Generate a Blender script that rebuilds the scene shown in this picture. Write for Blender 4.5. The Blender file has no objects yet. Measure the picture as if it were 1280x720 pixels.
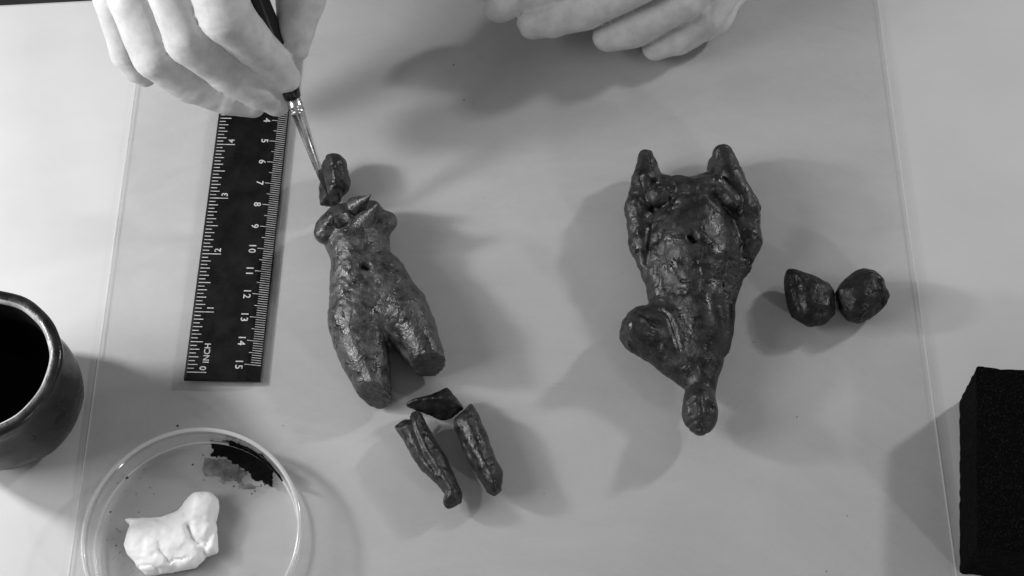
import bpy, math, random
import numpy as np

S = 0.01                       # everything below is written in centimetres
scn = bpy.context.scene
col = scn.collection

# ------------------------------------------------------------------ camera
cam_d = bpy.data.cameras.new("camera")
cam = bpy.data.objects.new("camera", cam_d); col.objects.link(cam)
cam.location = (0, -23.244 * S, 49.847 * S)
cam.rotation_euler = (math.radians(25), 0, 0)
cam_d.sensor_width = 36.0; cam_d.lens = 48.52
cam_d.clip_start = 0.01; cam_d.clip_end = 50
scn.camera = cam
scn.cycles.transparent_max_bounces = 32

# ------------------------------------------------------------------ light
world = bpy.data.worlds.new("World"); scn.world = world
world.use_nodes = True
bg = world.node_tree.nodes["Background"]
bg.inputs[0].default_value = (1, 1, 1, 1); bg.inputs[1].default_value = 0.165

def lamp(name, loc, watt, radius):
    l = bpy.data.lights.new(name, 'POINT'); l.energy = watt; l.shadow_soft_size = radius * S
    o = bpy.data.objects.new(name, l); col.objects.link(o)
    o.location = [c * S for c in loc]
lamp("desk_lamp_key", (-38, 2, 21), 3.3, 2.0)      # bright lamp beyond the upper left
lamp("desk_lamp_back", (78, 46, 57), 13.5, 4.0)      # second lamp beyond the upper right
lamp("room_lamp", (66, -72, 42), 6.0, 3.0)           # weak lamp towards the lower right

wl = bpy.data.lights.new("left_fill_light", 'AREA'); wl.shape = 'RECTANGLE'; wl.size = 0.45; wl.size_y = 0.40; wl.energy = 4.6
wo = bpy.data.objects.new("left_fill_light", wl); col.objects.link(wo)      # added fill: broad soft light from the left
wo.location = (-0.84, -0.12, 0.60)
wo.rotation_euler = (math.radians(54), 0, math.radians(-76))

vs = scn.view_settings
vs.view_transform = 'Standard'; vs.look = 'None'; vs.gamma = 1.0; vs.exposure = 0.09
vs.use_curve_mapping = False

# ------------------------------------------------------------------ materials
def mat(name, c0, c1=None, scale=6.0, rough=0.5, rough1=None, bump=0.0, bscale=30.0, spec=0.5,
        detail=6.0, lo=0.35, hi=0.65, stretch=(1, 1, 1), metallic=0.0, bdist=0.02, coat=0.0, bdet=5.0):
    m = bpy.data.materials.new(name); m.use_nodes = True
    nt = m.node_tree; N = nt.nodes; L = nt.links
    p = N["Principled BSDF"]
    p.inputs["Roughness"].default_value = rough
    p.inputs["Metallic"].default_value = metallic
    p.inputs["Specular IOR Level"].default_value = spec
    p.inputs["Coat Weight"].default_value = coat; p.inputs["Coat Roughness"].default_value = 0.17
    p.inputs["Base Color"].default_value = (c0, c0, c0, 1)
    tc = N.new("ShaderNodeTexCoord")
    mp = N.new("ShaderNodeMapping"); mp.inputs["Scale"].default_value = [s * 100 for s in stretch]
    L.new(tc.outputs["Object"], mp.inputs[0])
    if c1 is not None or rough1 is not None:
        n = N.new("ShaderNodeTexNoise"); n.inputs["Scale"].default_value = scale
        n.inputs["Detail"].default_value = detail; n.inputs["Roughness"].default_value = 0.62
        L.new(mp.outputs[0], n.inputs["Vector"])
        r = N.new("ShaderNodeMapRange"); r.inputs[1].default_value = lo; r.inputs[2].default_value = hi
        L.new(n.outputs[0], r.inputs[0])
        if c1 is not None:
            mx = N.new("ShaderNodeMix"); mx.data_type = 'RGBA'
            mx.inputs[6].default_value = (c0, c0, c0, 1); mx.inputs[7].default_value = (c1, c1, c1, 1)
            L.new(r.outputs[0], mx.inputs[0]); L.new(mx.outputs[2], p.inputs["Base Color"])
        if rough1 is not None:
            rr = N.new("ShaderNodeMapRange"); rr.inputs[3].default_value = rough; rr.inputs[4].default_value = rough1
            L.new(r.outputs[0], rr.inputs[0]); L.new(rr.outputs[0], p.inputs["Roughness"])
    if bump > 0:
        n2 = N.new("ShaderNodeTexNoise"); n2.inputs["Scale"].default_value = bscale
        n2.inputs["Detail"].default_value = bdet; n2.inputs["Roughness"].default_value = 0.6
        L.new(mp.outputs[0], n2.inputs["Vector"])
        b = N.new("ShaderNodeBump"); b.inputs["Strength"].default_value = bump
        b.inputs["Distance"].default_value = bdist * S
        L.new(n2.outputs[0], b.inputs["Height"]); L.new(b.outputs[0], p.inputs["Normal"])
        L.new(b.outputs[0], p.inputs["Coat Normal"])
    return m

M_table = mat("pale_laminate", 0.515, 0.545, scale=0.30, rough=0.55, stretch=(0.8, 1.3, 1), bump=0.03, bscale=9, spec=0.3, detail=9)
M_floor = mat("dark_floor", 0.05, 0.08, scale=0.05, rough=0.7)

M_clay = mat("terracotta", 0.004, 0.024, scale=2.0, rough=0.26, rough1=0.62, bump=1.0, bscale=5.0, bdist=0.038, spec=0.5, lo=0.36, hi=0.66, detail=9, bdet=3.0)
M_clay_dark = mat("terracotta_dark", 0.003, 0.010, scale=2.2, rough=0.3, rough1=0.6, bump=1.0, bscale=4.5, bdist=0.05, spec=0.35, detail=9, bdet=2.5)
M_clay_raw = mat("terracotta_body", 0.008, 0.065, scale=2.6, rough=0.24, rough1=0.55, bump=1.0, bscale=5.5, bdist=0.055, spec=0.65, detail=9, bdet=3.0)
M_pot = mat("dark_glaze", 0.004, 0.016, scale=0.9, rough=0.20, rough1=0.45, bump=0.5, bscale=1.6, bdist=0.06, spec=0.45)
M_foam = mat("black_foam", 0.0015, 0.035, scale=14, rough=0.9, bump=1.0, bscale=16, bdist=0.08, spec=0.06, lo=0.54, hi=0.88, detail=3)
M_ruler = mat("black_plastic", 0.0025, 0.005, scale=1.2, rough=0.35, rough1=0.6, spec=0.2, detail=10)
M_print = mat("white_print", 0.34, 0.62, scale=5, rough=0.6)
M_skin = mat("pale_skin", 0.46, 0.57, scale=1.6, rough=0.46, rough1=0.62, bump=0.45, bscale=5.0, bdist=0.022, spec=0.35, detail=8)
M_putty = mat("white_putty", 0.78, 0.84, scale=1.2, rough=0.5, bump=0.1, bscale=3.0, spec=0.4)
M_black = mat("black_lacquer", 0.006, rough=0.22, spec=0.5)
M_metal = mat("nickel_ferrule", 0.55, 0.75, scale=2.0, rough=0.20, rough1=0.35, metallic=1.0)
M_hair = mat("dark_bristle", 0.010, 0.03, scale=10, rough=0.5, stretch=(1, 1, 0.1))
M_pig = mat("black_pigment", 0.002, 0.006, scale=5, rough=0.8, spec=0.05)
M_speck = mat("speck", 0.02, 0.05, scale=5, rough=0.8)

def clear_mat(name, tint, haze, rough, scuff=False):
    m = bpy.data.materials.new(name); m.use_nodes = True
    nt = m.node_tree; N = nt.nodes; L = nt.links
    N.remove(N["Principled BSDF"])
    out = N["Material Output"]
    t = N.new("ShaderNodeBsdfTransparent"); t.inputs[0].default_value = (tint, tint, tint, 1)
    d = N.new("ShaderNodeBsdfDiffuse"); d.inputs[0].default_value = (0.75, 0.75, 0.75, 1)
    g = N.new("ShaderNodeBsdfGlossy"); g.inputs["Roughness"].default_value = rough
    g.inputs[0].default_value = (0.9, 0.9, 0.9, 1)
    m1 = N.new("ShaderNodeMixShader"); m1.inputs[0].default_value = haze
    if scuff:
        tc = N.new("ShaderNodeTexCoord"); mp = N.new("ShaderNodeMapping"); mp.inputs["Scale"].default_value = (14, 22, 1)
        mp.inputs["Rotation"].default_value = (0, 0, 0.25)
        L.new(tc.outputs["Object"], mp.inputs[0])
        n = N.new("ShaderNodeTexNoise"); n.inputs["Scale"].default_value = 1.0; n.inputs["Detail"].default_value = 9
        n.inputs["Roughness"].default_value = 0.68; n.inputs["Distortion"].default_value = 0.6
        L.new(mp.outputs[0], n.inputs["Vector"])
        mr = N.new("ShaderNodeMapRange"); mr.inputs[1].default_value = 0.35; mr.inputs[2].default_value = 0.7
        mr.inputs[3].default_value = haze * 0.1; mr.inputs[4].default_value = haze * 2.2
        L.new(n.outputs[0], mr.inputs[0]); L.new(mr.outputs[0], m1.inputs[0])
    L.new(t.outputs[0], m1.inputs[1]); L.new(d.outputs[0], m1.inputs[2])
    lw = N.new("ShaderNodeLayerWeight"); lw.inputs[0].default_value = 0.5
    pw = N.new("ShaderNodeMath"); pw.operation = 'POWER'; pw.inputs[1].default_value = 4.0
    fr = N.new("ShaderNodeMapRange"); fr.inputs[3].default_value = 0.04; fr.inputs[4].default_value = 0.7
    L.new(lw.outputs["Facing"], pw.inputs[0]); L.new(pw.outputs[0], fr.inputs[0])
    m2 = N.new("ShaderNodeMixShader")
    L.new(fr.outputs[0], m2.inputs[0]); L.new(m1.outputs[0], m2.inputs[1]); L.new(g.outputs[0], m2.inputs[2])
    L.new(m2.outputs[0], out.inputs[0])
    return m
M_sheet = clear_mat("clear_acrylic", 0.985, 0.09, 0.35, True)
M_dish = clear_mat("clear_polystyrene", 0.965, 0.05, 0.08)
M_dishbase = clear_mat("clear_polystyrene_floor", 0.965, 0.05, 0.6)
M_rim = clear_mat("clear_polystyrene_edge", 0.9, 0.42, 0.15)

def wash_mat():
    m = bpy.data.materials.new("grey_wash"); m.use_nodes = True
    nt = m.node_tree; N = nt.nodes; L = nt.links
    p = N["Principled BSDF"]; p.inputs["Base Color"].default_value = (0.02, 0.02, 0.02, 1); p.inputs["Roughness"].default_value = 0.6
    tc = N.new("ShaderNodeTexCoord"); n = N.new("ShaderNodeTexNoise")
    n.inputs["Scale"].default_value = 260; n.inputs["Detail"].default_value = 7
    L.new(tc.outputs["Object"], n.inputs["Vector"])
    r = N.new("ShaderNodeMapRange"); r.inputs[1].default_value = 0.2; r.inputs[2].default_value = 0.75; r.inputs[4].default_value = 0.85
    L.new(n.outputs[0], r.inputs[0])
    L.new(r.outputs[0], p.inputs["Alpha"])
    return m
M_wash = wash_mat()

# ------------------------------------------------------------------ object helpers
ORG = {}
def tag(o, label, cat, group=None):
    o["label"] = label; o["category"] = cat
    if group: o["group"] = group
    return o
def thing(name, label, cat, origin, group=None):
    o = bpy.data.objects.new(name, None); col.objects.link(o)
    o.empty_display_size = 0.01
    o.location = [c * S for c in origin]; ORG[o] = np.array(origin, float)
    return tag(o, label, cat, group)
def mesh(name, V, F, m, parent=None, origin=None, smooth=True):
    V = np.asarray(V, float)
    if parent is not None: org = ORG[parent]
    elif origin is not None: org = np.array(origin, float)
    else:
        org = np.array([(V[:, 0].min() + V[:, 0].max()) / 2, (V[:, 1].min() + V[:, 1].max()) / 2, V[:, 2].min()])
    me = bpy.data.meshes.new(name)
    me.from_pydata(((V - org) * S).tolist(), [], F.tolist() if hasattr(F, "tolist") else F)
    me.update()
    me.materials.append(m)
    if smooth: me.polygons.foreach_set("use_smooth", [True] * len(me.polygons))
    o = bpy.data.objects.new(name, me); col.objects.link(o)
    ORG[o] = org
    if parent is not None: o.parent = parent
    else: o.location = org * S
    return o
def bevel(o, w, seg=2):
    b = o.modifiers.new("bevel", 'BEVEL'); b.width = w * S; b.segments = seg; b.limit_method = 'ANGLE'
def box(x0, x1, y0, y1, z0, z1):
    V = [(x, y, z) for z in (z0, z1) for y in (y0, y1) for x in (x0, x1)]
    F = [(0, 2, 3, 1), (4, 5, 7, 6), (0, 1, 5, 4), (1, 3, 7, 5), (3, 2, 6, 7), (2, 0, 4, 6)]
    return V, F
def lathe(prof, c, n=96, closed=False, wob=0.0):
    V = []; F = []
    k = len(prof)
    for i in range(n):
        a = 2 * math.pi * i / n
        wr = 1 + wob * (math.sin(3 * a + 1.1) + 0.6 * math.sin(7 * a + 0.4) + 0.4 * math.sin(13 * a))
        wz = 1 + 0.6 * wob * (math.sin(2 * a + 2.0) + 0.7 * math.sin(5 * a))
        for r, z in prof: V.append((c[0] + r * wr * math.cos(a), c[1] + r * wr * math.sin(a), c[2] + z * wz))
    for i in range(n):
        j = (i + 1) % n
        for q in range(k if closed else k - 1):
            q2 = (q + 1) % k
            F.append((i * k + q, j * k + q, j * k + q2, i * k + q2))
    return V, F

# ------------------------------------------------------------------ implicit modelling (numpy)
def lattice(seed, n=32):
    return np.random.default_rng(seed).random((n, n, n)).astype(np.float32) * 2 - 1
_lat = {}
def noise(P, size, seed):
    """smooth value noise, features about `size` cm across"""
    if seed not in _lat: _lat[seed] = lattice(seed)
    G = _lat[seed]; n = G.shape[0]
    q = [p / size + 100.37 for p in P]
    i = [np.floor(a).astype(np.int32) for a in q]
    f = [a - b for a, b in zip(q, i)]
    f = [a * a * (3 - 2 * a) for a in f]
    r = 0
    for dx in (0, 1):
        for dy in (0, 1):
            for dz in (0, 1):
                w = (f[0] if dx else 1 - f[0]) * (f[1] if dy else 1 - f[1]) * (f[2] if dz else 1 - f[2])
                r = r + w * G[(i[0] + dx) % n, (i[1] + dy) % n, (i[2] + dz) % n]
    return r
def fbm(P, size, seed, oct=3):
    r = 0; a = 1.0
    for o in range(oct):
        r = r + a * noise(P, size, seed + o); size *= 0.5; a *= 0.55
    return r
def cap(P, a, b, ra, rb):
    ax, ay, az = a[:3]; bx, by, bz = b[:3]
    dx, dy, dz = bx - ax, by - ay, bz - az
    L = dx * dx + dy * dy + dz * dz + 1e-9
    h = np.clip(((P[0] - ax) * dx + (P[1] - ay) * dy + (P[2] - az) * dz) / L, 0, 1)
    return np.sqrt((P[0] - ax - h * dx) ** 2 + (P[1] - ay - h * dy) ** 2 + (P[2] - az - h * dz) ** 2) - (ra + (rb - ra) * h)
def chain(P, pts, k=0.25):
    """tapered tube through (x, y, z, r) points"""
    d = None
    for a, b in zip(pts[:-1], pts[1:]):
        c = cap(P, a, b, a[3], b[3])
        d = c if d is None else smin(d, c, k)
    return d
def ell(P, c, r):
    x, y, z = [(P[i] - c[i]) for i in range(3)]
    k0 = np.sqrt((x / r[0]) ** 2 + (y / r[1]) ** 2 + (z / r[2]) ** 2)
    k1 = np.sqrt((x / r[0] ** 2) ** 2 + (y / r[1] ** 2) ** 2 + (z / r[2] ** 2) ** 2) + 1e-6
    return k0 * (k0 - 1) / k1
def smin(a, b, k):
    h = np.clip(0.5 + 0.5 * (b - a) / k, 0, 1)
    return b + (a - b) * h - k * h * (1 - h)
def smax(a, b, k): return -smin(-a, -b, k)
def cut(P, d, p, n, k=0.05):
    l = math.sqrt(sum(c * c for c in n)); n = [c / l for c in n]
    return smax(d, (P[0] - p[0]) * n[0] + (P[1] - p[1]) * n[1] + (P[2] - p[2]) * n[2], k)
def poly2(X, Y, poly):
    """signed distance to a closed polygon in plan"""
    d = np.full(X.shape, 1e9, np.float32); ins = np.zeros(X.shape, bool)
    n = len(poly)
    for i in range(n):
        (ax, ay), (bx, by) = poly[i], poly[(i + 1) % n]
        ex, ey = bx - ax, by - ay
        h = np.clip(((X - ax) * ex + (Y - ay) * ey) / (ex * ex + ey * ey + 1e-9), 0, 1)
        d = np.minimum(d, (X - ax - h * ex) ** 2 + (Y - ay - h * ey) ** 2)
        c = ((ay > Y) != (by > Y)) & (X < (bx - ax) * (Y - ay) / (by - ay + 1e-12) + ax)
        ins ^= c
    d = np.sqrt(d)
    return np.where(ins, -d, d)
def line2(X, Y, pts):
    d = np.full(X.shape, 1e9, np.float32)
    for (ax, ay), (bx, by) in zip(pts[:-1], pts[1:]):
        ex, ey = bx - ax, by - ay
        h = np.clip(((X - ax) * ex + (Y - ay) * ey) / (ex * ex + ey * ey + 1e-9), 0, 1)
        d = np.minimum(d, (X - ax - h * ex) ** 2 + (Y - ay - h * ey) ** 2)
    return np.sqrt(d)
def blur2(a, n):
    for _ in range(n):
        p = np.pad(a, 1, mode='edge')
        a = (p[:-2, 1:-1] + p[2:, 1:-1] + p[1:-1, :-2] + p[1:-1, 2:] + 4 * a) / 8
    return a
def blur3(a, n):
    for _ in range(n):
        for ax in range(3):
            p = np.concatenate([a.take([0], ax), a, a.take([-1], ax)], ax)
            sl = [slice(None)] * 3
            l = list(sl); l[ax] = slice(0, -2); r = list(sl); r[ax] = slice(2, None)
            a = 0.25 * p[tuple(l)] + 0.5 * a + 0.25 * p[tuple(r)]
    return a
def grid(lo, hi, h):
    ax = [np.arange(lo[i], hi[i] + h, h, dtype=np.float32) for i in range(3)]
    return np.meshgrid(*ax, indexing='ij', sparse=False)
def surface(P, d, h):
    """naive surface nets"""
    lo = [float(P[i].min()) for i in range(3)]
    d = d.copy()
    for ax in range(3):            # close at the border of the grid
        sl = [slice(None)] * 3
        for e in (0, -1):
            sl[ax] = e; d[tuple(sl)] = np.maximum(d[tuple(sl)], h * 0.5)
    s = d < 0
    nx, ny, nz = [n - 1 for n in d.shape]
    acc = np.zeros((nx, ny, nz, 3), np.float32); cnt = np.zeros((nx, ny, nz), np.float32)
    cor = [(i, j, k) for i in (0, 1) for j in (0, 1) for k in (0, 1)]
    sub = lambda a, c: a[c[0]:c[0] + nx, c[1]:c[1] + ny, c[2]:c[2] + nz]
    for c in cor:
        for ax in range(3):
            if c[ax]: continue
            e = list(c); e[ax] = 1
            s0, s1 = sub(s, c), sub(s, e); m = s0 != s1
            d0, d1 = sub(d, c)[m], sub(d, e)[m]
            t = d0 / (d0 - d1)
            pt = np.repeat(np.array([c], np.float32), len(t), 0); pt[:, ax] = t
            acc[m] += pt; cnt[m] += 1
    act = cnt > 0
    ids = -np.ones((nx, ny, nz), np.int64); ids[act] = np.arange(act.sum())
    base = np.argwhere(act)
    V = (base + acc[act] / cnt[act][:, None]) * h + np.array(lo)
    F = []
    for ax in range(3):
        u, v = (ax + 1) % 3, (ax + 2) % 3
        a = s.take(range(0, s.shape[ax] - 1), ax); b = s.take(range(1, s.shape[ax]), ax)
        for flip, m in ((0, a & ~b), (1, ~a & b)):
            I = np.argwhere(m)
            I = I[(I[:, u] > 0) & (I[:, v] > 0) & (I[:, u] < (nx, ny, nz)[u]) & (I[:, v] < (nx, ny, nz)[v])]
            def cell(du, dv):
                J = I.copy(); J[:, u] -= du; J[:, v] -= dv
                return ids[J[:, 0], J[:, 1], J[:, 2]]
            q = [cell(1, 1), cell(0, 1), cell(0, 0), cell(1, 0)]
            if flip: q = q[::-1]
            F.append(np.stack(q, 1))
    return V, np.concatenate(F)
def relief(P, pts, depth, w):
    """a groove (depth > 0) or ridge (depth < 0) along a plan polyline"""
    l = line2(P[0][:, :, 0], P[1][:, :, 0], pts)
    return (depth * np.exp(-(l / w) ** 2))[:, :, None]
def inflate(P, poly, zc, R, sz=1.0, bl=3):
    d2 = blur2(poly2(P[0][:, :, 0], P[1][:, :, 0], poly), bl)
    q = np.maximum(d2 + R, 0)[:, :, None]
    return np.sqrt(q * q + ((P[2] - zc) / sz) ** 2) - R
def cracks(P, size, seed, w, depth):
    a = noise(P, size, seed) + 0.35 * noise(P, size * 0.4, seed + 1)
    m = np.clip(noise(P, size * 1.6, seed + 2) * 3, 0, 1)
    return depth * np.exp(-(a / w) ** 2) * m
def detail(P, d, fn, band=0.45):
    """add a fine relief, worked out only close to the surface"""
    m = np.abs(d) < band
    d = d.copy(); d[m] += fn([p[m] for p in P])
    return d
Z0 = 0.18      # top of the plastic sheet

def plan_bounds(poly, pad=0.5):
    xs = [p[0] for p in poly]; ys = [p[1] for p in poly]
    return min(xs) - pad, max(xs) + pad, min(ys) - pad, max(ys) + pad

# ================================================================== the setting
P0, P1 = (-22.57,13.81,0.00), (-19.18,14.03,0.00)
sl = (P1[1] - P0[1]) / (P1[0] - P0[0])
V = []
for z in (-2.5, 0.0):
    V += [(-62, -46, z), (62, -46, z), (62, P0[1] + sl * (62 - P0[0]), z), (-62, P0[1] + sl * (-62 - P0[0]), z)]
F = [(0, 3, 2, 1), (4, 5, 6, 7), (0, 1, 5, 4), (1, 2, 6, 5), (2, 3, 7, 6), (3, 0, 4, 7)]
o = mesh("table_top", V, F, M_table, smooth=False); o["kind"] = "structure"; bevel(o, 0.15)
V, F = box(-300, 300, -300, 300, -76, -74)
o = mesh("floor", V, F, M_floor, smooth=False); o["kind"] = "structure"

V, F = box(-16.10, 16.14, -14.5, 17.5, 0.0, Z0)
o = mesh("plastic_sheet", V, F, M_sheet, smooth=False); bevel(o, 0.04, 2)
M_edge = clear_mat("sheet_edge_glow", 0.95, 0.42, 0.2)  # glow of the acrylic edge painted as a paler, hazier bevel
o.data.materials.append(M_edge); o.modifiers["bevel"].material = 1
tag(o, "large thin pale plastic sheet lying on the table under the broken figurines", "sheet")

# ================================================================== ruler
RO = np.array((-12.62,-4.04,0.48)); rv = np.array([0.023, 1.0, 0]); rv /= np.linalg.norm(rv); ru = np.array([rv[1], -rv[0], 0])
RW, RL = 2.95, 16.0
def rp(u, v, z): return tuple(RO * (1, 1, 0) + ru * u + rv * v + np.array([0, 0, z]))
ruler = thing("ruler", "black plastic ruler with white inch and centimetre scales beneath the brush hand", "ruler", rp(RW / 2, RL / 2, Z0))
prof = [(0, Z0), (RW, Z0), (RW, Z0 + 0.07), (RW - 0.55, Z0 + 0.20), (0.10, Z0 + 0.20), (0, Z0 + 0.13)]
V = [rp(u, v, z) for v in (0, RL) for u, z in prof]
F = [tuple(range(6))[::-1], tuple(range(6, 12))] + [(i, (i + 1) % 6, 6 + (i + 1) % 6, 6 + i) for i in range(6)]
o = mesh("blade", V, F, M_ruler, ruler, smooth=False); bevel(o, 0.03, 2)
zt = Z0 + 0.205
def zr(u): return zt if u < RW - 0.55 else zt - (u - (RW - 0.55)) * 0.13 / 0.55
def strip(V, F, u0, u1, v, w):
    us = [u0] + ([RW - 0.55] if u0 < RW - 0.55 < u1 else []) + [u1]
    for a, b in zip(us[:-1], us[1:]):
        n = len(V)
        V += [rp(a, v - w, zr(a)), rp(b, v - w, zr(b)), rp(b, v + w, zr(b)), rp(a, v + w, zr(a))]
        F.append((n, n + 1, n + 2, n + 3))
V, F = [], []
V0 = 0.30
for i in range(0, 97):
    v = V0 + i * 2.54 / 16
    l = 0.86 if i % 16 == 0 else 0.58 if i % 8 == 0 else 0.48 if i % 2 == 0 else 0.36
    if v < RL - 0.1: strip(V, F, 0.11, l, v, 0.017)
o = mesh("inch_marks", V, F, M_print, ruler, smooth=False); o["kind"] = "stuff"
V, F = [], []
VC = 15.67
for i in range(0, 151):
    v = VC - i * 0.1
    l = 0.62 if i % 10 == 0 else 0.50 if i % 5 == 0 else 0.38
    strip(V, F, RW - 0.04 - l, RW - 0.05, v, 0.012)
o = mesh("millimetre_marks", V, F, M_print, ruler, smooth=False); o["kind"] = "stuff"
def text_on_ruler(s, u, v, size, flip, name="numeral", sp=1.0):
    c = bpy.data.curves.new("t", 'FONT'); c.body = s; c.size = size; c.align_x = 'CENTER'; c.align_y = 'CENTER'
    c.offset = size * 0.012; c.space_character = sp; c.resolution_u = 3
    t = bpy.data.objects.new("t", c); col.objects.link(t)
    bpy.context.view_layer.update()
    me = bpy.data.meshes.new_from_object(t.evaluated_get(bpy.context.evaluated_depsgraph_get()))
    Vt = [tuple(q.co) for q in me.vertices]; Ft = [tuple(p.vertices) for p in me.polygons]
    bpy.data.objects.remove(t)
    out = []
    for x, y, _ in Vt:
        out.append(rp(u - y, v + x, zt + 0.002) if flip else rp(u + y, v - x, zt + 0.002))
    mesh(name, out, Ft, M_print, ruler, smooth=False)
for n in range(0, 16):
    text_on_ruler(str(n), RW - 0.88, VC - n, 0.40, False, sp=1.15)
for n in range(0, 6):
    text_on_ruler(str(n), 0.72, V0 + n * 2.54 + 0.17, 0.36, True)
text_on_ruler("INCH", 0.80, V0 + 0.80, 0.33, True, "lettering", 1.05)

# ================================================================== pot
PC = (-18.78,-5.22,4.90); PC = (PC[0], PC[1], 0.0)
pot = thing("pot", "small dark glazed round pot with a pale highlight painted inside its rim standing left of the sheet", "pot", PC)
outer = [(0, 0), (1.80, 0), (2.05, 0.10), (2.40, 0.5), (2.66, 1.1), (2.82, 1.8), (2.84, 2.4), (2.76, 3.0), (2.62, 3.5), (2.60, 3.85), (2.68, 4.15), (2.84, 4.42), (2.93, 4.62), (2.94, 4.74)]
V, F = lathe(outer, PC, wob=0.009)
mesh("body", V, F, M_pot, pot)
M_glint = mat("painted_rim_glint", 0.12, 0.50, scale=1.4, rough=0.3, rough1=0.5, bump=0.3, bscale=3, lo=0.25, hi=0.6)  # highlight along the inner lip, painted as a pale strip
V, F = lathe([(2.94, 4.74), (2.92, 4.84), (2.84, 4.91), (2.68, 4.92), (2.58, 4.89)], PC, wob=0.009)
mesh("lip", V, F, M_pot, pot)
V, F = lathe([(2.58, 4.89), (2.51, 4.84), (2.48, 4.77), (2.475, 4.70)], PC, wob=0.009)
mesh("lip_glint", V, F, M_glint, pot)
inner = [(2.475, 4.70), (2.44, 4.3), (2.42, 3.8), (2.50, 3.2), (2.62, 2.5), (2.58, 1.7), (2.3, 0.9), (1.8, 0.45), (0, 0.4)]
V, F = lathe(inner, PC, wob=0.009)
M_potin = mat("dark_pot_inside", 0.004, 0.008, scale=1.0, rough=0.7, spec=0.1)
mesh("inside", V, F, M_potin, pot)

# ================================================================== foam block
A = [(16.25,-11.48,0.00), (17.17,-4.75,0.00), (16.14,-11.14,2.70), (17.10,-4.40,2.70)]
x1 = 24.5
B = [(x1, A[0][1] - 0.9, 0), (x1, A[1][1] - 0.6, 0), (x1 - 0.1, A[2][1] - 0.9, 2.7), (x1 - 0.1, A[3][1] - 0.6, 2.7)]
corners = np.array([A[0], A[1], B[0], B[1], A[2], A[3], B[2], B[3]])
lo, hi = corners.min(0) - 0.3, corners.max(0) + 0.3; lo[2] = -0.25
h = 0.075
P = grid(lo, hi, h)
def face(P, a, b, c):
    n = np.cross(np.subtract(b, a), np.subtract(c, a)); n = n / np.linalg.norm(n)
    return (P[0] - a[0]) * n[0] + (P[1] - a[1]) * n[1] + (P[2] - a[2]) * n[2]
d = face(P, A[0], A[2], A[1])
for q in (face(P, A[0], B[0], A[2]), face(P, A[1], A[3], B[1]), face(P, B[0], B[1], B[2]), face(P, A[2], B[2], A[3])):
    d = smax(d, q, 0.10)
d = np.maximum(d, -P[2] + 0.0)
d = detail(P, d, lambda Q: 0.020 * noise(Q, 0.22, 5) + 0.014 * noise(Q, 0.16, 9))
V, F = surface(P, d, h)
o = mesh("foam_block", V, F, M_foam)
tag(o, "black porous foam block standing on the table right of the sheet", "foam block")

# ================================================================== petri dish
DC = (-11.48,-10.27,1.55); DC = (DC[0], DC[1], Z0)
dish = thing("petri_dish", "clear shallow round plastic dish holding white putty and black pigment", "dish", DC)
V, F = lathe([(0, 0.0), (3.72, 0.0), (3.78, 0.05), (3.74, 0.13), (3.64, 0.13), (0, 0.11)], DC, 128)
mesh("base", V, F, M_dishbase, dish)
V, F = lathe([(3.80, 0.02), (3.84, 0.10), (3.92, 1.12), (3.80, 1.12), (3.72, 0.14)], DC, 128, closed=True)
mesh("side_wall", V, F, M_dish, dish)
rr = [(3.86 + 0.085 * math.cos(t), 1.18 + 0.06 * math.sin(t)) for t in [i * math.pi / 4 for i in range(8)]]
V, F = lathe(rr, DC, 128, closed=True)
mesh("rim", V, F, M_rim, dish)
rr = [(3.70 + 0.05 * math.cos(t), 0.17 + 0.035 * math.sin(t)) for t in [i * math.pi / 4 for i in range(8)]]
V, F = lathe(rr, DC, 128, closed=True)
mesh("foot_ring", V, F, M_rim, dish)
ZD = Z0 + 0.12

def film(name, poly, z, th, m, jit, seed, h=0.03):
    """a thin dried film: a low mound over a ragged outline"""
    x0, x1, y0, y1 = plan_bounds(poly, 0.4)
    X, Y = np.meshgrid(np.arange(x0, x1, h), np.arange(y0, y1, h), indexing='ij')
    d2 = poly2(X, Y, poly) + jit * fbm((X, Y, X * 0 + seed), 0.35, seed, 4)
    Zt = z + th * np.clip(-d2 / 0.12, 0, 1) ** 0.5
    ins = d2 < 0
    cell = ins[:-1, :-1] & ins[1:, :-1] & ins[:-1, 1:] & ins[1:, 1:]
    used = np.zeros_like(ins)
    for i in (0, 1):
        for j in (0, 1): used[i:used.shape[0] - 1 + i, j:used.shape[1] - 1 + j] |= cell
    ids = -np.ones(ins.shape, int); ids[used] = np.arange(used.sum())
    V = np.stack([X[used], Y[used], Zt[used]], 1)
    F = np.stack([ids[:-1, :-1][cell], ids[1:, :-1][cell], ids[1:, 1:][cell], ids[:-1, 1:][cell]], 1)
    return mesh(name, V, F, m)
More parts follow.
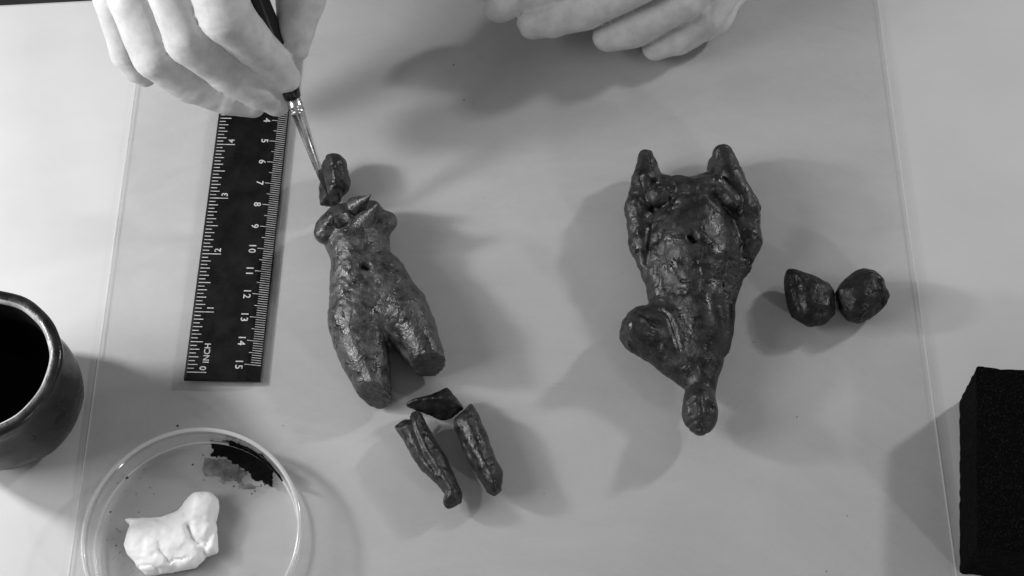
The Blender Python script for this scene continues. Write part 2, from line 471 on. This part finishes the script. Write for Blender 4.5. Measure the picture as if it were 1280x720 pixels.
# putty
poly = [(-14.24,-9.59),(-14.01,-9.53),(-13.76,-9.50),(-12.89,-9.47),(-12.25,-9.14),(-11.72,-8.66),(-11.28,-8.57),(-10.91,-8.84),(-10.84,-9.62),(-10.73,-9.89),(-10.71,-10.74),(-11.06,-10.94),(-11.36,-11.41),(-12.43,-11.58),(-13.16,-11.72),(-13.48,-11.41),(-13.49,-11.09),(-13.83,-10.83),(-14.04,-10.56),(-14.00,-10.15),(-13.93,-9.80)]
x0, x1, y0, y1 = plan_bounds(poly)
P = grid((x0, y0, ZD - 0.1), (x1, y1, 2.0), 0.055)
d = inflate(P, poly, 0.42, 0.42, 1.0, 2)
d = smin(d, ell(P, (-11.36,-9.11,0.70), (0.50, 0.60, 0.42)), 0.3)
d = smin(d, ell(P, (-12.77,-10.50,0.55), (1.1, 0.75, 0.42)), 0.5)
d = d + relief(P, [(-11.78,-9.91),(-11.60,-10.29),(-11.35,-10.50),(-11.09,-10.56)], 0.16, 0.10) + relief(P, [(-10.90,-10.06),(-10.98,-10.50),(-11.18,-10.82)], 0.1, 0.12)
d = detail(P, d, lambda Q: 0.075 * fbm(Q, 0.8, 21, 4) + 0.016 * noise(Q, 0.2, 25) + cracks(Q, 0.8, 27, 0.06, 0.09))
d = np.maximum(d, ZD + 0.012 - P[2])
V, F = surface(P, d, 0.055)
o = mesh("putty_lump", V, F, M_putty)
tag(o, "lump of soft white putty in the round clear dish", "putty")
# pigment
o = film("pigment_smear", [(-11.43,-6.42),(-10.70,-6.45),(-9.90,-6.73),(-9.27,-7.17),(-8.81,-7.70),(-8.86,-8.28),(-9.30,-8.22),(-9.81,-7.79),(-10.20,-7.39),(-10.72,-7.26),(-11.30,-7.14)], ZD + 0.012, 0.05, M_pig, 0.13, 31)
tag(o, "broad black pigment smear on the floor of the clear dish", "pigment")
o = film("pigment_wash", [(-11.61,-7.01),(-11.00,-7.14),(-10.33,-7.32),(-9.99,-7.76),(-10.08,-8.13),(-10.68,-8.13),(-11.10,-8.01),(-11.61,-7.70)], ZD + 0.006, 0.02, M_wash, 0.16, 37)
tag(o, "thin grey wash beside the black pigment smear in the dish", "pigment")
o = film("pigment_dab", [(-10.23,-8.19),(-9.97,-8.07),(-9.72,-8.16),(-9.42,-8.28),(-9.53,-8.43),(-9.88,-8.43),(-10.15,-8.37)], ZD + 0.006, 0.03, M_wash, 0.1, 41)
tag(o, "small dark dab below the black pigment smear in the dish", "pigment")
# black band standing on the dish wall
V, F = [], []
a0, a1, n = math.radians(76), math.radians(36), 40
rng = random.Random(4)
for i in range(n + 1):
    a = a0 + (a1 - a0) * i / n
    zl = 0.30 + rng.uniform(-.03, .03); zh = 0.74 + rng.uniform(-.06, .06) + 0.12 * math.sin(i * 0.5)
    if i in (0, n): zh = zl + 0.03
    for r, z in ((3.64, zl), (3.64, zh), (3.70, zh), (3.70, zl)):
        V.append((DC[0] + r * math.cos(a), DC[1] + r * math.sin(a), DC[2] + z))
for i in range(n):
    for q in range(4): F.append((i * 4 + q, i * 4 + (q + 1) % 4, i * 4 + 4 + (q + 1) % 4, i * 4 + 4 + q))
o = mesh("wall_streak", V, F, M_pig)
tag(o, "narrow black streak curving along the dish wall", "pigment")
def specks(name, pts, label, m):
    V, F = [], []
    for i, (x, y, z, r) in enumerate(pts):
        rg = random.Random(i * 7 + 3); n0 = len(V); k = 7
        for j in range(k):
            a = 2 * math.pi * j / k; q = r * rg.uniform(0.6, 1.3)
            V.append((x + q * math.cos(a), y + q * math.sin(a), z))
        V.append((x, y, z + r * 0.7))
        for j in range(k): F.append((n0 + j, n0 + (j + 1) % k, n0 + k))
    o = mesh(name, V, F, m); o["kind"] = "stuff"; tag(o, label, "specks")
pts = [p + (r,) for p, r in (((-11.90,-7.47,0.43), .05), ((-14.29,-7.97,0.43), .06), ((-14.62,-8.18,0.43), .03), ((-14.75,-9.28,0.43), .04), ((-14.74,-10.32,0.43), .03), ((-14.39,-10.53,0.43), .035), ((-15.33,-8.86,0.43), .03), ((-15.16,-8.37,0.43), .025), ((-9.30,-8.28,0.43), .04), ((-14.22,-10.77,0.43), .03), ((-11.43,-8.06,0.43), .03))]
rg = random.Random(11)
for i in range(26):
    a = rg.uniform(2.2, 4.0); r = rg.uniform(2.4, 3.5)
    pts.append((DC[0] + r * math.cos(a), DC[1] + r * math.sin(a), ZD + 0.005, rg.uniform(.012, .03)))
for i in range(14):
    a = rg.uniform(0.6, 1.3); r = rg.uniform(2.2, 3.4)
    pts.append((DC[0] + r * math.cos(a), DC[1] + r * math.sin(a), ZD + 0.005, rg.uniform(.012, .04)))
specks("pigment_specks", pts, "tiny dark pigment specks scattered inside the clear dish", M_speck)
pts = [p + (r,) for p, r in (((-8.66,-5.89,0.30), .03), ((-12.66,-5.89,0.30), .05), ((-2.50,10.41,0.30), .04), ((-2.03,8.64,0.30), .04), ((12.33,-9.39,0.30), .03), ((9.40,-2.47,0.30), .025), ((12.58,3.90,0.30), .02), ((1.19,-8.54,0.30), .02), ((10.81,-5.54,0.30), .03), ((-1.38,10.86,0.30), .02), ((11.37,-11.44,0.30), .03), ((1.84,-4.20,0.30), .02))]
for i in range(60):
    pts.append((rg.uniform(-15, 15.5), rg.uniform(-11, 13), Z0, rg.uniform(.008, .017)))
specks("dust_specks", pts, "tiny dark dust specks scattered over the pale plastic sheet", M_speck)
# ================================================================== broken standing figure (torso and thighs)
H = 0.055
poly = [(-7.36,2.97),(-6.73,3.26),(-6.09,3.33),(-5.38,3.26),(-4.75,2.54),(-4.86,1.96),(-4.92,1.29),(-4.71,0.62),(-4.02,-0.28),(-3.35,-0.83),(-3.02,-1.82),(-2.75,-2.75),(-2.36,-4.23),(-3.38,-4.42),(-4.04,-3.58),(-4.55,-3.05),(-4.62,-3.58),(-4.58,-4.61),(-4.43,-6.14),(-5.35,-6.33),(-5.74,-4.94),(-6.16,-4.23),(-6.66,-3.38),(-7.04,-2.12),(-7.07,-0.53),(-7.10,0.62),(-7.36,1.29),(-7.68,1.96),(-7.76,2.28)]
x0, x1, y0, y1 = plan_bounds(poly)
P = grid((x0, y0, Z0 - 0.1), (x1, y1, 4.2), H)
d = inflate(P, poly, 1.10, 0.95, 1.0, 4)
d = smin(d, chain(P, [(-6.20,-0.26,1.30,0.8),(-6.04,-2.15,1.35,0.82),(-5.58,-3.60,1.25,0.7),(-5.13,-5.03,0.95,0.48),(-4.85,-6.02,0.85,0.42)]), 0.3)     # near thigh
d = smin(d, chain(P, [(-5.04,-0.14,1.40,0.9),(-4.10,-1.83,1.60,0.82),(-3.23,-3.41,1.60,0.56),(-2.85,-4.34,1.50,0.46)]), 0.3)       # far thigh
d = smin(d, ell(P, (-5.96,0.80,1.40), (1.0, 1.5, 0.95)), 0.4)                                   # belly
d = smin(d, ell(P, (-5.30,-1.29,1.45), (1.25, 1.5, 0.85)), 0.5)
d = smin(d, cap(P, (-7.51,1.98,1.30), (-7.00,1.92,2.10), 0.30, 0.26), 0.25)                          # shoulder stump
d = smin(d, cap(P, (-4.92,2.34,1.30), (-5.08,1.88,1.90), 0.35, 0.30), 0.3)
br = smin((P[1] - (-6.26,2.06,2.10)[1]) * 0.55 + (P[2] - 2.1) * 0.80 - (P[0] - (-6.26,2.06,2.10)[0]) * 0.12, P[1] - (-6.22,1.22,2.10)[1], 0.2)
d = smax(d, br, 0.06)                                                                           # slanting broken face of the neck
d = smax(d, -ell(P, (-6.75,2.10,2.15), (0.42, 0.50, 0.55)), 0.06)
d = smax(d, -ell(P, (-6.07,2.46,1.95), (0.40, 0.40, 0.50)), 0.06)
d = smin(d, cap(P, (-5.89,1.78,1.90), (-5.21,2.27,2.75), 0.50, 0.06), 0.08)                           # standing splinters of the rim
d = smin(d, cap(P, (-6.17,2.88,1.50), (-5.52,2.95,2.35), 0.42, 0.06), 0.08)
d = smin(d, cap(P, (-7.30,1.68,1.60), (-7.00,1.97,2.40), 0.46, 0.07), 0.10)
d = smax(d, -cap(P, (-6.00,2.72,2.45), (-5.53,2.85,2.60), 0.13, 0.10), 0.05)
d = cut(P, d, (-5.13,-5.00,0.95), (-0.16, -0.95, 0.22))
pc = (-3.09,-3.78,1.30); xm = (-4.15,-3.62,1.30)[0]
far = (P[0] - pc[0]) * 0.16 - (P[1] - pc[1]) * 0.98 + (P[2] - pc[2]) * 0.1
d = np.maximum(d, np.minimum(far, P[0] - xm))
d = d + relief(P, [(-5.73,-0.10),(-5.55,-0.17)], 0.32, 0.11)                                      # navel
d = d + relief(P, [(-4.43,-3.68),(-4.69,-3.10),(-4.92,-2.51)], 0.14, 0.16)
d = detail(P, d, lambda Q: 0.045 * fbm(Q, 0.8, 51, 3) + 0.03 * noise(Q, 0.16, 57) * (noise(Q, 0.8, 58) > 0.1)
           + cracks(Q, 0.9, 44, 0.05, 0.06) + 0.06 * np.clip(noise(Q, 0.14, 59) - 0.62, 0, 1) / 0.38)
d = np.maximum(d, Z0 + 0.002 - P[2])
V, F = surface(P, d, H)
o = mesh("torso_fragment", V, F, M_clay_raw)
tag(o, "broken clay torso with jagged hollow neck and two thigh stumps", "figurine")

def fragment(name, label, poly, zc, R, sz, m, seed, cuts=(), extra=None, rel=(), amp=0.035, group=None, h=0.05, cat="fragment", bl=3):
    x0, x1, y0, y1 = plan_bounds(poly)
    P = grid((x0, y0, Z0 - 0.1), (x1, y1, zc + R * sz + 0.8), h)
    d = inflate(P, poly, zc, R, sz, bl)
    if extra: d = extra(P, d)
    for p, n in cuts: d = cut(P, d, p, n)
    for pts, dep, w in rel: d = d + relief(P, pts, dep, w)
    d = detail(P, d, lambda Q: cracks(Q, 0.8, seed + 9, 0.05, 0.05) + amp * fbm(Q, 0.7, seed, 3) + 0.02 * noise(Q, 0.15, seed + 5)
               + 0.05 * np.clip(noise(Q, 0.14, seed + 6) - 0.6, 0, 1) / 0.4)
    d = np.maximum(d, Z0 + 0.002 - P[2])
    V, F = surface(P, d, h)
    o = mesh(name, V, F, m)
    return tag(o, label, cat, group)
G = "small broken clay fragments on the sheet"
fragment("neck_fragment", "small clay fragment touched by the brush tip above the torso's broken neck",
         [(-7.48,5.50),(-6.99,5.50),(-6.74,5.20),(-6.54,4.31),(-6.59,3.97),(-6.83,3.68),(-6.88,3.42),(-7.18,3.13),(-7.90,3.28),(-7.90,3.86),(-7.89,4.75),(-7.69,5.28)], 1.0, 0.72, 1.0, M_clay, 61,
         cuts=(((-7.67,4.10,1.00), (-0.8, -0.1, 0.6)), ((-7.34,3.44,1.00), (-0.25, -0.85, 0.5))), group=G)
fragment("shin_fragment", "slender clay leg fragment with forked broken top, left of the two below the torso",
         [(-4.43,-6.13),(-4.14,-5.78),(-3.90,-5.78),(-3.79,-5.40),(-3.39,-5.62),(-3.17,-6.10),(-2.80,-6.73),(-2.46,-7.32),(-2.15,-7.93),(-1.84,-8.69),(-1.84,-9.02),(-2.33,-9.26),(-2.51,-9.08),(-2.55,-8.75),(-2.85,-8.39),(-3.33,-7.84),(-3.70,-7.28),(-4.11,-6.54)], 0.85, 0.62, 1.0, M_clay, 71,
         cuts=(((-2.10,-9.17,0.90), (0.12, -0.9, 0.4)), ((-4.10,-5.94,0.90), (-0.5, 0.62, 0.6))),
         rel=(([(-3.81,-5.86),(-3.55,-6.64),(-3.23,-7.35),(-2.78,-8.03)], 0.10, 0.10), ([(-3.27,-8.03),(-2.77,-8.33),(-2.47,-8.69)], 0.08, 0.12)), group=G)
fragment("calf_fragment", "smooth finger-shaped clay leg fragment, right of the two below the torso",
         [(-2.16,-5.84),(-1.54,-5.21),(-1.32,-5.53),(-0.89,-6.54),(-0.65,-7.32),(-0.35,-7.90),(-0.35,-8.60),(-0.64,-8.84),(-0.97,-8.63),(-1.39,-7.90),(-1.81,-7.07),(-2.18,-6.19)], 0.9, 0.66, 1.0, M_clay, 81,
         cuts=(((-1.89,-5.59,1.00), (-0.62, 0.66, 0.5)),),
         rel=(([(-1.92,-6.52),(-1.41,-7.60),(-0.99,-8.54)], 0.05, 0.07),), group=G)
fragment("knee_fragment", "dark curved clay shard resting across the tops of the two leg fragments",
         [(-4.10,-5.30),(-3.77,-5.05),(-3.08,-4.85),(-2.45,-4.56),(-2.08,-4.95),(-1.75,-5.37),(-2.25,-5.78),(-2.58,-5.94),(-2.91,-5.78),(-3.31,-5.56),(-3.79,-5.40)], 0.85, 0.58, 0.9, M_clay_dark, 91,
         cuts=(((-2.91,-5.56,0.90), (-0.1, -0.72, 0.68)), ((-2.08,-4.98,0.90), (0.70, 0.60, 0.45))), group=G)
fragment("cone_fragment", "dark cone-shaped clay fragment with a flared rim, nearest the large figurine",
         [(10.83,0.34),(10.99,0.38),(11.39,0.24),(11.79,0.07),(12.45,-0.25),(12.63,-0.63),(12.51,-1.52),(12.16,-1.89),(11.59,-2.02),(11.21,-1.85),(10.83,-1.58),(10.72,-1.04),(10.71,-0.00)], 0.85, 0.8, 0.85, M_clay_dark, 101,
         cuts=(((10.75,-0.63,0.90), (-0.88, -0.15, 0.35)),),
         rel=(([(10.75,-0.08),(10.82,-0.70),(10.93,-1.31)], -0.10, 0.08), ([(11.05,-0.22),(11.10,-0.77),(11.17,-1.38)], 0.08, 0.10)), group=G)
fragment("knob_fragment", "dark rounded clay fragment with a small pointed side, nearest the sheet's right edge",
         [(12.63,-0.63),(12.96,-0.11),(13.44,0.24),(13.80,0.34),(14.26,0.24),(14.62,-0.14),(14.64,-0.49),(14.76,-0.80),(14.54,-1.14),(14.05,-1.65),(13.52,-1.89),(13.01,-1.79),(12.74,-1.41)], 0.9, 0.9, 0.9, M_clay_dark, 111,
         cuts=(((14.03,-1.52,0.90), (0.5, -0.75, 0.25)),),
         rel=(([(14.23,-0.40),(14.22,-0.81),(14.33,-1.15)], 0.10, 0.08),), group=G)

# ================================================================== large reclining figurine
H = 0.055
poly = [(5.35,5.49),(5.64,5.49),(5.92,5.01),(6.05,4.41),(6.69,4.30),(7.30,4.30),(7.86,4.49),(7.99,5.08),(8.24,5.57),(8.55,5.76),(8.83,5.57),(9.20,4.78),(9.56,3.61),(9.84,2.63),(9.82,1.95),(9.34,0.65),(8.92,-0.49),(8.58,-1.45),(8.45,-2.38),(8.31,-3.17),(7.96,-3.92),(7.64,-4.60),(7.47,-4.98),(6.69,-4.98),(6.50,-4.63),(5.81,-4.12),(5.17,-3.57),(4.43,-3.08),(4.08,-2.61),(4.22,-1.98),(4.67,-1.48),(5.08,-1.34),(5.30,-1.24),(5.21,-0.43),(4.99,0.44),(4.69,1.63),(4.56,2.41),(4.89,4.27),(5.08,5.08)]
x0, x1, y0, y1 = plan_bounds(poly)
hd = (6.99,-5.64,1.40)
P = grid((x0, hd[1] - 1.6, Z0 - 0.1), (x1, y1, 4.3), H)
X, Y = P[0][:, :, 0], P[1][:, :, 0]
d = inflate(P, poly, 1.15, 0.92, 1.0, 5)
d = smin(d, ell(P, (7.13,1.25,1.75), (1.56, 2.5, 1.2)), 0.3)                                    # chest
d = smin(d, ell(P, (7.23,-1.59,1.60), (1.15, 2.5, 1.0)), 0.5)
d = smin(d, chain(P, [(6.82,-4.14,1.30,0.6),(5.46,-2.89,1.60,0.46),(4.69,-2.62,2.20,0.43)]), 0.25)           # raised stump on the left
d = smin(d, chain(P, [(5.43,5.10,1.60,0.34),(5.29,3.91,1.80,0.48),(5.06,2.70,1.70,0.55),(5.12,1.21,1.50,0.5),(5.46,-0.09,1.30,0.4)]), 0.10)   # left strand
d = smin(d, chain(P, [(8.46,5.01,2.00,0.4),(8.71,3.91,2.00,0.5),(9.22,2.57,1.80,0.55),(9.30,1.38,1.50,0.5),(8.94,0.26,1.30,0.4)]), 0.10)   # right strand
d = smin(d, cap(P, (5.71,2.87,2.30), (6.43,3.26,2.50), 0.42, 0.40), 0.10)
d = smin(d, cap(P, (6.65,3.26,2.50), (7.01,3.14,2.60), 0.40, 0.38), 0.08)
d = smin(d, cap(P, (7.38,3.14,2.60), (7.91,3.26,2.50), 0.42, 0.45), 0.08)
d = smin(d, cap(P, (8.10,3.18,2.40), (8.58,2.66,2.30), 0.42, 0.42), 0.10)
d = smin(d, chain(P, [(7.18,-4.54,1.35,0.46),(7.06,-5.01,1.40,0.5)]), 0.3)                           # neck
d = smin(d, ell(P, hd, (0.66, 1.04, 0.82)), 0.12)                                              # head
d = smin(d, cap(P, (6.93,-5.44,2.22), (6.92,-6.17,2.26), 0.10, 0.15), 0.08)                        # nose
d = d + relief(P, [(6.58,-5.81),(6.60,-5.93)], 0.08, 0.11) + relief(P, [(7.26,-5.71),(7.28,-5.84)], 0.08, 0.10)
d = d + relief(P, [(6.53,-5.59),(6.71,-5.49)], 0.07, 0.06) + relief(P, [(6.44,-6.30),(6.74,-6.27),(7.03,-6.36),(7.30,-6.27)], 0.07, 0.05)
d = d + relief(P, [(6.61,-6.51),(6.90,-6.48),(7.19,-6.54)], 0.05, 0.05)
d = d + relief(P, [(6.88,0.84),(6.94,0.74)], 0.40, 0.15)                                      # hole in the middle
d = d + relief(P, [(6.03,2.99),(5.79,2.50),(5.52,1.93),(5.33,1.17),(5.25,0.14)], 0.06, 0.09)
d = d + relief(P, [(8.18,2.85),(8.55,2.29),(8.81,1.65),(8.98,0.96),(8.77,-0.20)], 0.06, 0.09)
d = d + relief(P, [(5.65,-1.88),(5.94,-2.20),(6.09,-2.79),(6.28,-3.57)], 0.08, 0.07)
d = d + relief(P, [(7.79,-1.79),(7.95,-2.61),(7.86,-3.42)], 0.22, 0.30)
d = d + relief(P, [(6.53,2.51),(7.47,2.62),(8.05,2.09)], -0.10, 0.25)
d = d + relief(P, [(5.18,-2.18),(5.64,-2.58)], 0.06, 0.08)
xs = hd[0] - 1.2
d = detail(P, d, lambda Q: 0.04 * fbm(Q, 0.7, 151, 4) + cracks(Q, 1.0, 141, 0.05, 0.07)
           + 0.05 * np.clip(noise(Q, 0.15, 159) - 0.58, 0, 1) / 0.42 + 0.035 * noise(Q, 0.18, 163) * (Q[0] < xs))
d = np.maximum(d, Z0 + 0.002 - P[2])
V, F = surface(P, d, H)
o = mesh("reclining_figurine", V, F, M_clay)
tag(o, "large dark clay figurine lying on its back, small head towards the viewer, two stubs behind", "figurine")

# ================================================================== brush
bt = np.array((-7.36,3.37,1.60)); bm = np.array((-8.44,5.85,4.80))
ax = (bm - bt) / np.linalg.norm(bm - bt)
brush = thing("paintbrush", "thin black-handled paintbrush with silver ferrule held over the small neck fragment", "paintbrush", tuple(bt))
e1 = np.cross(ax, (0, 0, 1)); e1 /= np.linalg.norm(e1); e2 = np.cross(ax, e1)
def rod(name, prof, m, n=20):
    V = []; F = []; k = len(prof)
    for t, r in prof:
        for i in range(n):
            a = 2 * math.pi * i / n
            V.append(bt + ax * t + (e1 * math.cos(a) + e2 * math.sin(a)) * r)
    for q in range(k - 1):
        for i in range(n):
            j = (i + 1) % n
            F.append((q * n + i, q * n + j, q * n + n + j, q * n + n + i))
    F.append(tuple(range(n))[::-1]); F.append(tuple(range((k - 1) * n, k * n)))
    return mesh(name, V, F, m, brush)
Lf = float(np.linalg.norm(bm - bt))
rod("bristles", [(0, 0.015), (0.35, 0.07), (0.8, 0.12), (1.25, 0.13)], M_hair)
rod("ferrule", [(1.1, 0.135), (1.15, 0.15), (2.2, 0.19), (Lf - 0.62, 0.26), (Lf - 0.60, 0.28), (Lf - 0.52, 0.28), (Lf - 0.50, 0.26), (Lf - 0.38, 0.265), (Lf - 0.36, 0.29), (Lf - 0.28, 0.29), (Lf - 0.26, 0.27), (Lf, 0.28)], M_metal)
rod("handle", [(Lf - 0.05, 0.26), (Lf, 0.33), (Lf + 0.4, 0.38), (Lf + 1.6, 0.46), (Lf + 3.0, 0.46), (Lf + 6.0, 0.32), (Lf + 12, 0.17), (Lf + 12.3, 0.05)], M_black)

# ================================================================== hands
def hand(name, label, lo, hi, h, parts, palm, folds=(), seed=1, kf=0.05):
    P = grid(lo, hi, h)
    d = None
    for ch in palm:
        c = chain(P, ch, 0.5)
        d = c if d is None else smin(d, c, 0.9)
    for ch in parts:
        c = chain(P, ch, 0.12)
        d = smin(d, c, kf)
    for pts, dep, w in folds: d = d + relief(P, pts, dep, w)
    def skin(Q):
        r = 0.035 * fbm(Q, 1.0, seed, 3)
        for ch in parts:                   # fine creases across the finger joints
            for q in range(1, len(ch) - 1):
                p = np.array(ch[q][:3]); a = np.array(ch[q + 1][:3]) - np.array(ch[q - 1][:3]); a /= np.linalg.norm(a)
                v = [Q[i] - p[i] for i in range(3)]
                n2 = v[0] ** 2 + v[1] ** 2 + v[2] ** 2
                m = n2 < (2.2 * ch[q][3]) ** 2
                t = v[0][m] * a[0] + v[1][m] * a[1] + v[2][m] * a[2] + 0.10 * noise([c[m] for c in Q], 0.6, seed + q)
                r[m] += np.exp(-n2[m] / (1.3 * ch[q][3]) ** 2) * (0.04 * np.exp(-(t / 0.06) ** 2) + 0.025 * np.exp(-((t - 0.22) / 0.05) ** 2) + 0.025 * np.exp(-((t + 0.24) / 0.05) ** 2))
        return r
    d = detail(P, d, skin, 0.35)
    d = np.maximum(d, Z0 + 0.01 - P[2])
    V, F = surface(P, d, h)
    o = mesh(name, V, F, M_skin)
    return tag(o, label, "hand")
idx = [(-10.83,10.73,9.70,1.05),(-10.63,7.67,9.90,1),(-10.33,6.74,8.90,1),(-9.67,6.61,7.30,0.82),(-9.06,6.58,6.10,0.72),(-8.66,6.33,5.40,0.57)]
mid = [(-12.17,10.36,9.70,1.05),(-12.34,7.71,9.40,0.95),(-11.81,6.30,8.00,0.9),(-10.73,6.15,6.20,0.84),(-9.66,6.02,5.10,0.76),(-9.13,5.82,4.50,0.56)]
rng_ = [(-13.85,10.41,9.20,1),(-13.93,7.82,8.30,0.92),(-13.23,6.32,6.90,0.92),(-12.19,6.08,5.50,0.82),(-10.96,5.99,4.70,0.74),(-10.07,5.88,4.30,0.55)]
pky = [(-15.03,10.53,8.60,0.9),(-14.94,8.42,7.50,0.75),(-14.85,7.43,5.50,0.62),(-14.57,7.24,4.80,0.58),(-14.35,7.14,4.40,0.45)]
thb = [(-9.32,15.53,7.80,1.25),(-7.83,11.24,7.50,1.05),(-7.99,8.83,7.20,0.95),(-8.19,7.80,6.60,0.74),(-8.22,7.24,6.10,0.52)]
palm = [[(-10.91,10.99,9.40,1.1),(-12.28,10.80,9.40,1.1),(-13.98,10.84,8.90,1.05),(-15.10,10.96,8.30,0.95)],
        [(-10.98,11.34,9.20,1.2),(-12.09,17.55,8.30,1.4),(-13.39,21.53,7.80,1.7)],
        [(-12.36,11.16,9.20,1.2),(-13.39,21.53,7.80,1.8)], [(-14.83,11.15,8.30,1.1),(-14.37,21.72,7.20,1.7)],
        [(-9.39,15.81,7.50,1.3),(-13.32,21.85,7.50,1.7)], [(-13.79,21.75,7.60,1.9),(-17.06,33.50,7.20,2.3)]]
hand("hand", "pale hand at the upper left pinching the thin paintbrush",
     (-19.0, 5.0, 3.0), (-5.3, 26.0, 11.8), 0.10, [idx, mid, rng_, pky, thb], palm,
     folds=(([(-9.30,6.88),(-9.03,6.55),(-8.76,6.29)], 0.03, 0.07),), seed=201)
fA = [(7.45,17.10,4.20,1),(4.95,13.88,4.30,0.95),(2.12,12.46,3.40,0.88),(0.50,12.26,2.70,0.8),(-0.54,11.87,2.50,0.7)]
fB = [(8.92,16.24,4.20,1),(6.81,12.83,4.90,0.98),(5.21,11.85,4.20,0.92),(3.10,11.64,2.70,0.92),(1.74,11.52,2.20,0.82),(0.87,11.31,2.10,0.68)]
fC = [(9.86,15.72,3.30,1),(8.58,12.97,3.90,0.95),(7.02,11.71,3.10,0.9),(5.11,11.21,1.90,0.86),(4.09,11.09,1.50,0.68)]
fD = [(10.53,15.69,2.30,0.95),(9.29,13.32,2.60,0.9),(8.10,11.87,2.00,0.88),(7.00,11.19,1.25,0.8),(6.09,10.86,0.95,0.6)]
tB = [(7.97,18.96,3.60,1.1),(6.17,16.67,3.20,0.9),(4.43,14.85,2.80,0.75),(3.39,13.95,2.60,0.6)]
palm2 = [[(7.56,17.85,3.60,1.15),(9.15,17.41,3.10,1.15),(10.16,16.77,2.30,1.1),(10.72,16.56,1.50,1)],
         [(5.54,14.53,1.60,1),(8.30,14.80,1.80,1.2),(9.53,14.25,1.40,0.9)],
         [(7.23,11.20,1.00,0.62),(8.50,12.30,1.20,0.85),(9.39,13.83,1.40,0.95)], [(4.29,12.02,1.00,0.4),(5.50,12.62,1.10,0.6),(7.61,13.56,1.20,0.8)], [(2.06,12.64,1.30,0.4),(4.14,13.75,1.50,0.8)],
         [(8.27,17.81,3.40,1.3),(10.62,25.37,2.80,1.6)], [(10.35,16.97,1.80,1.2),(11.87,25.99,2.20,1.6)],
         [(7.23,18.69,3.90,1.3),(10.58,25.16,3.00,1.6)], [(11.20,25.47,2.70,1.9),(14.55,36.78,3.00,2.3)]]
hand("hand", "pale curled hand resting at the top edge with fingers pointing left",
     (-3.0, 8.6, Z0), (16.0, 27.5, 9.6), 0.10, [fA, fB, fC, fD, tB], palm2,
     folds=(([(0.53,11.64),(0.26,10.92),(-0.33,10.48)], 0.06, 0.07), ([(8.29,12.50),(8.23,10.87)], 0.05, 0.06)), seed=301, kf=0.02)
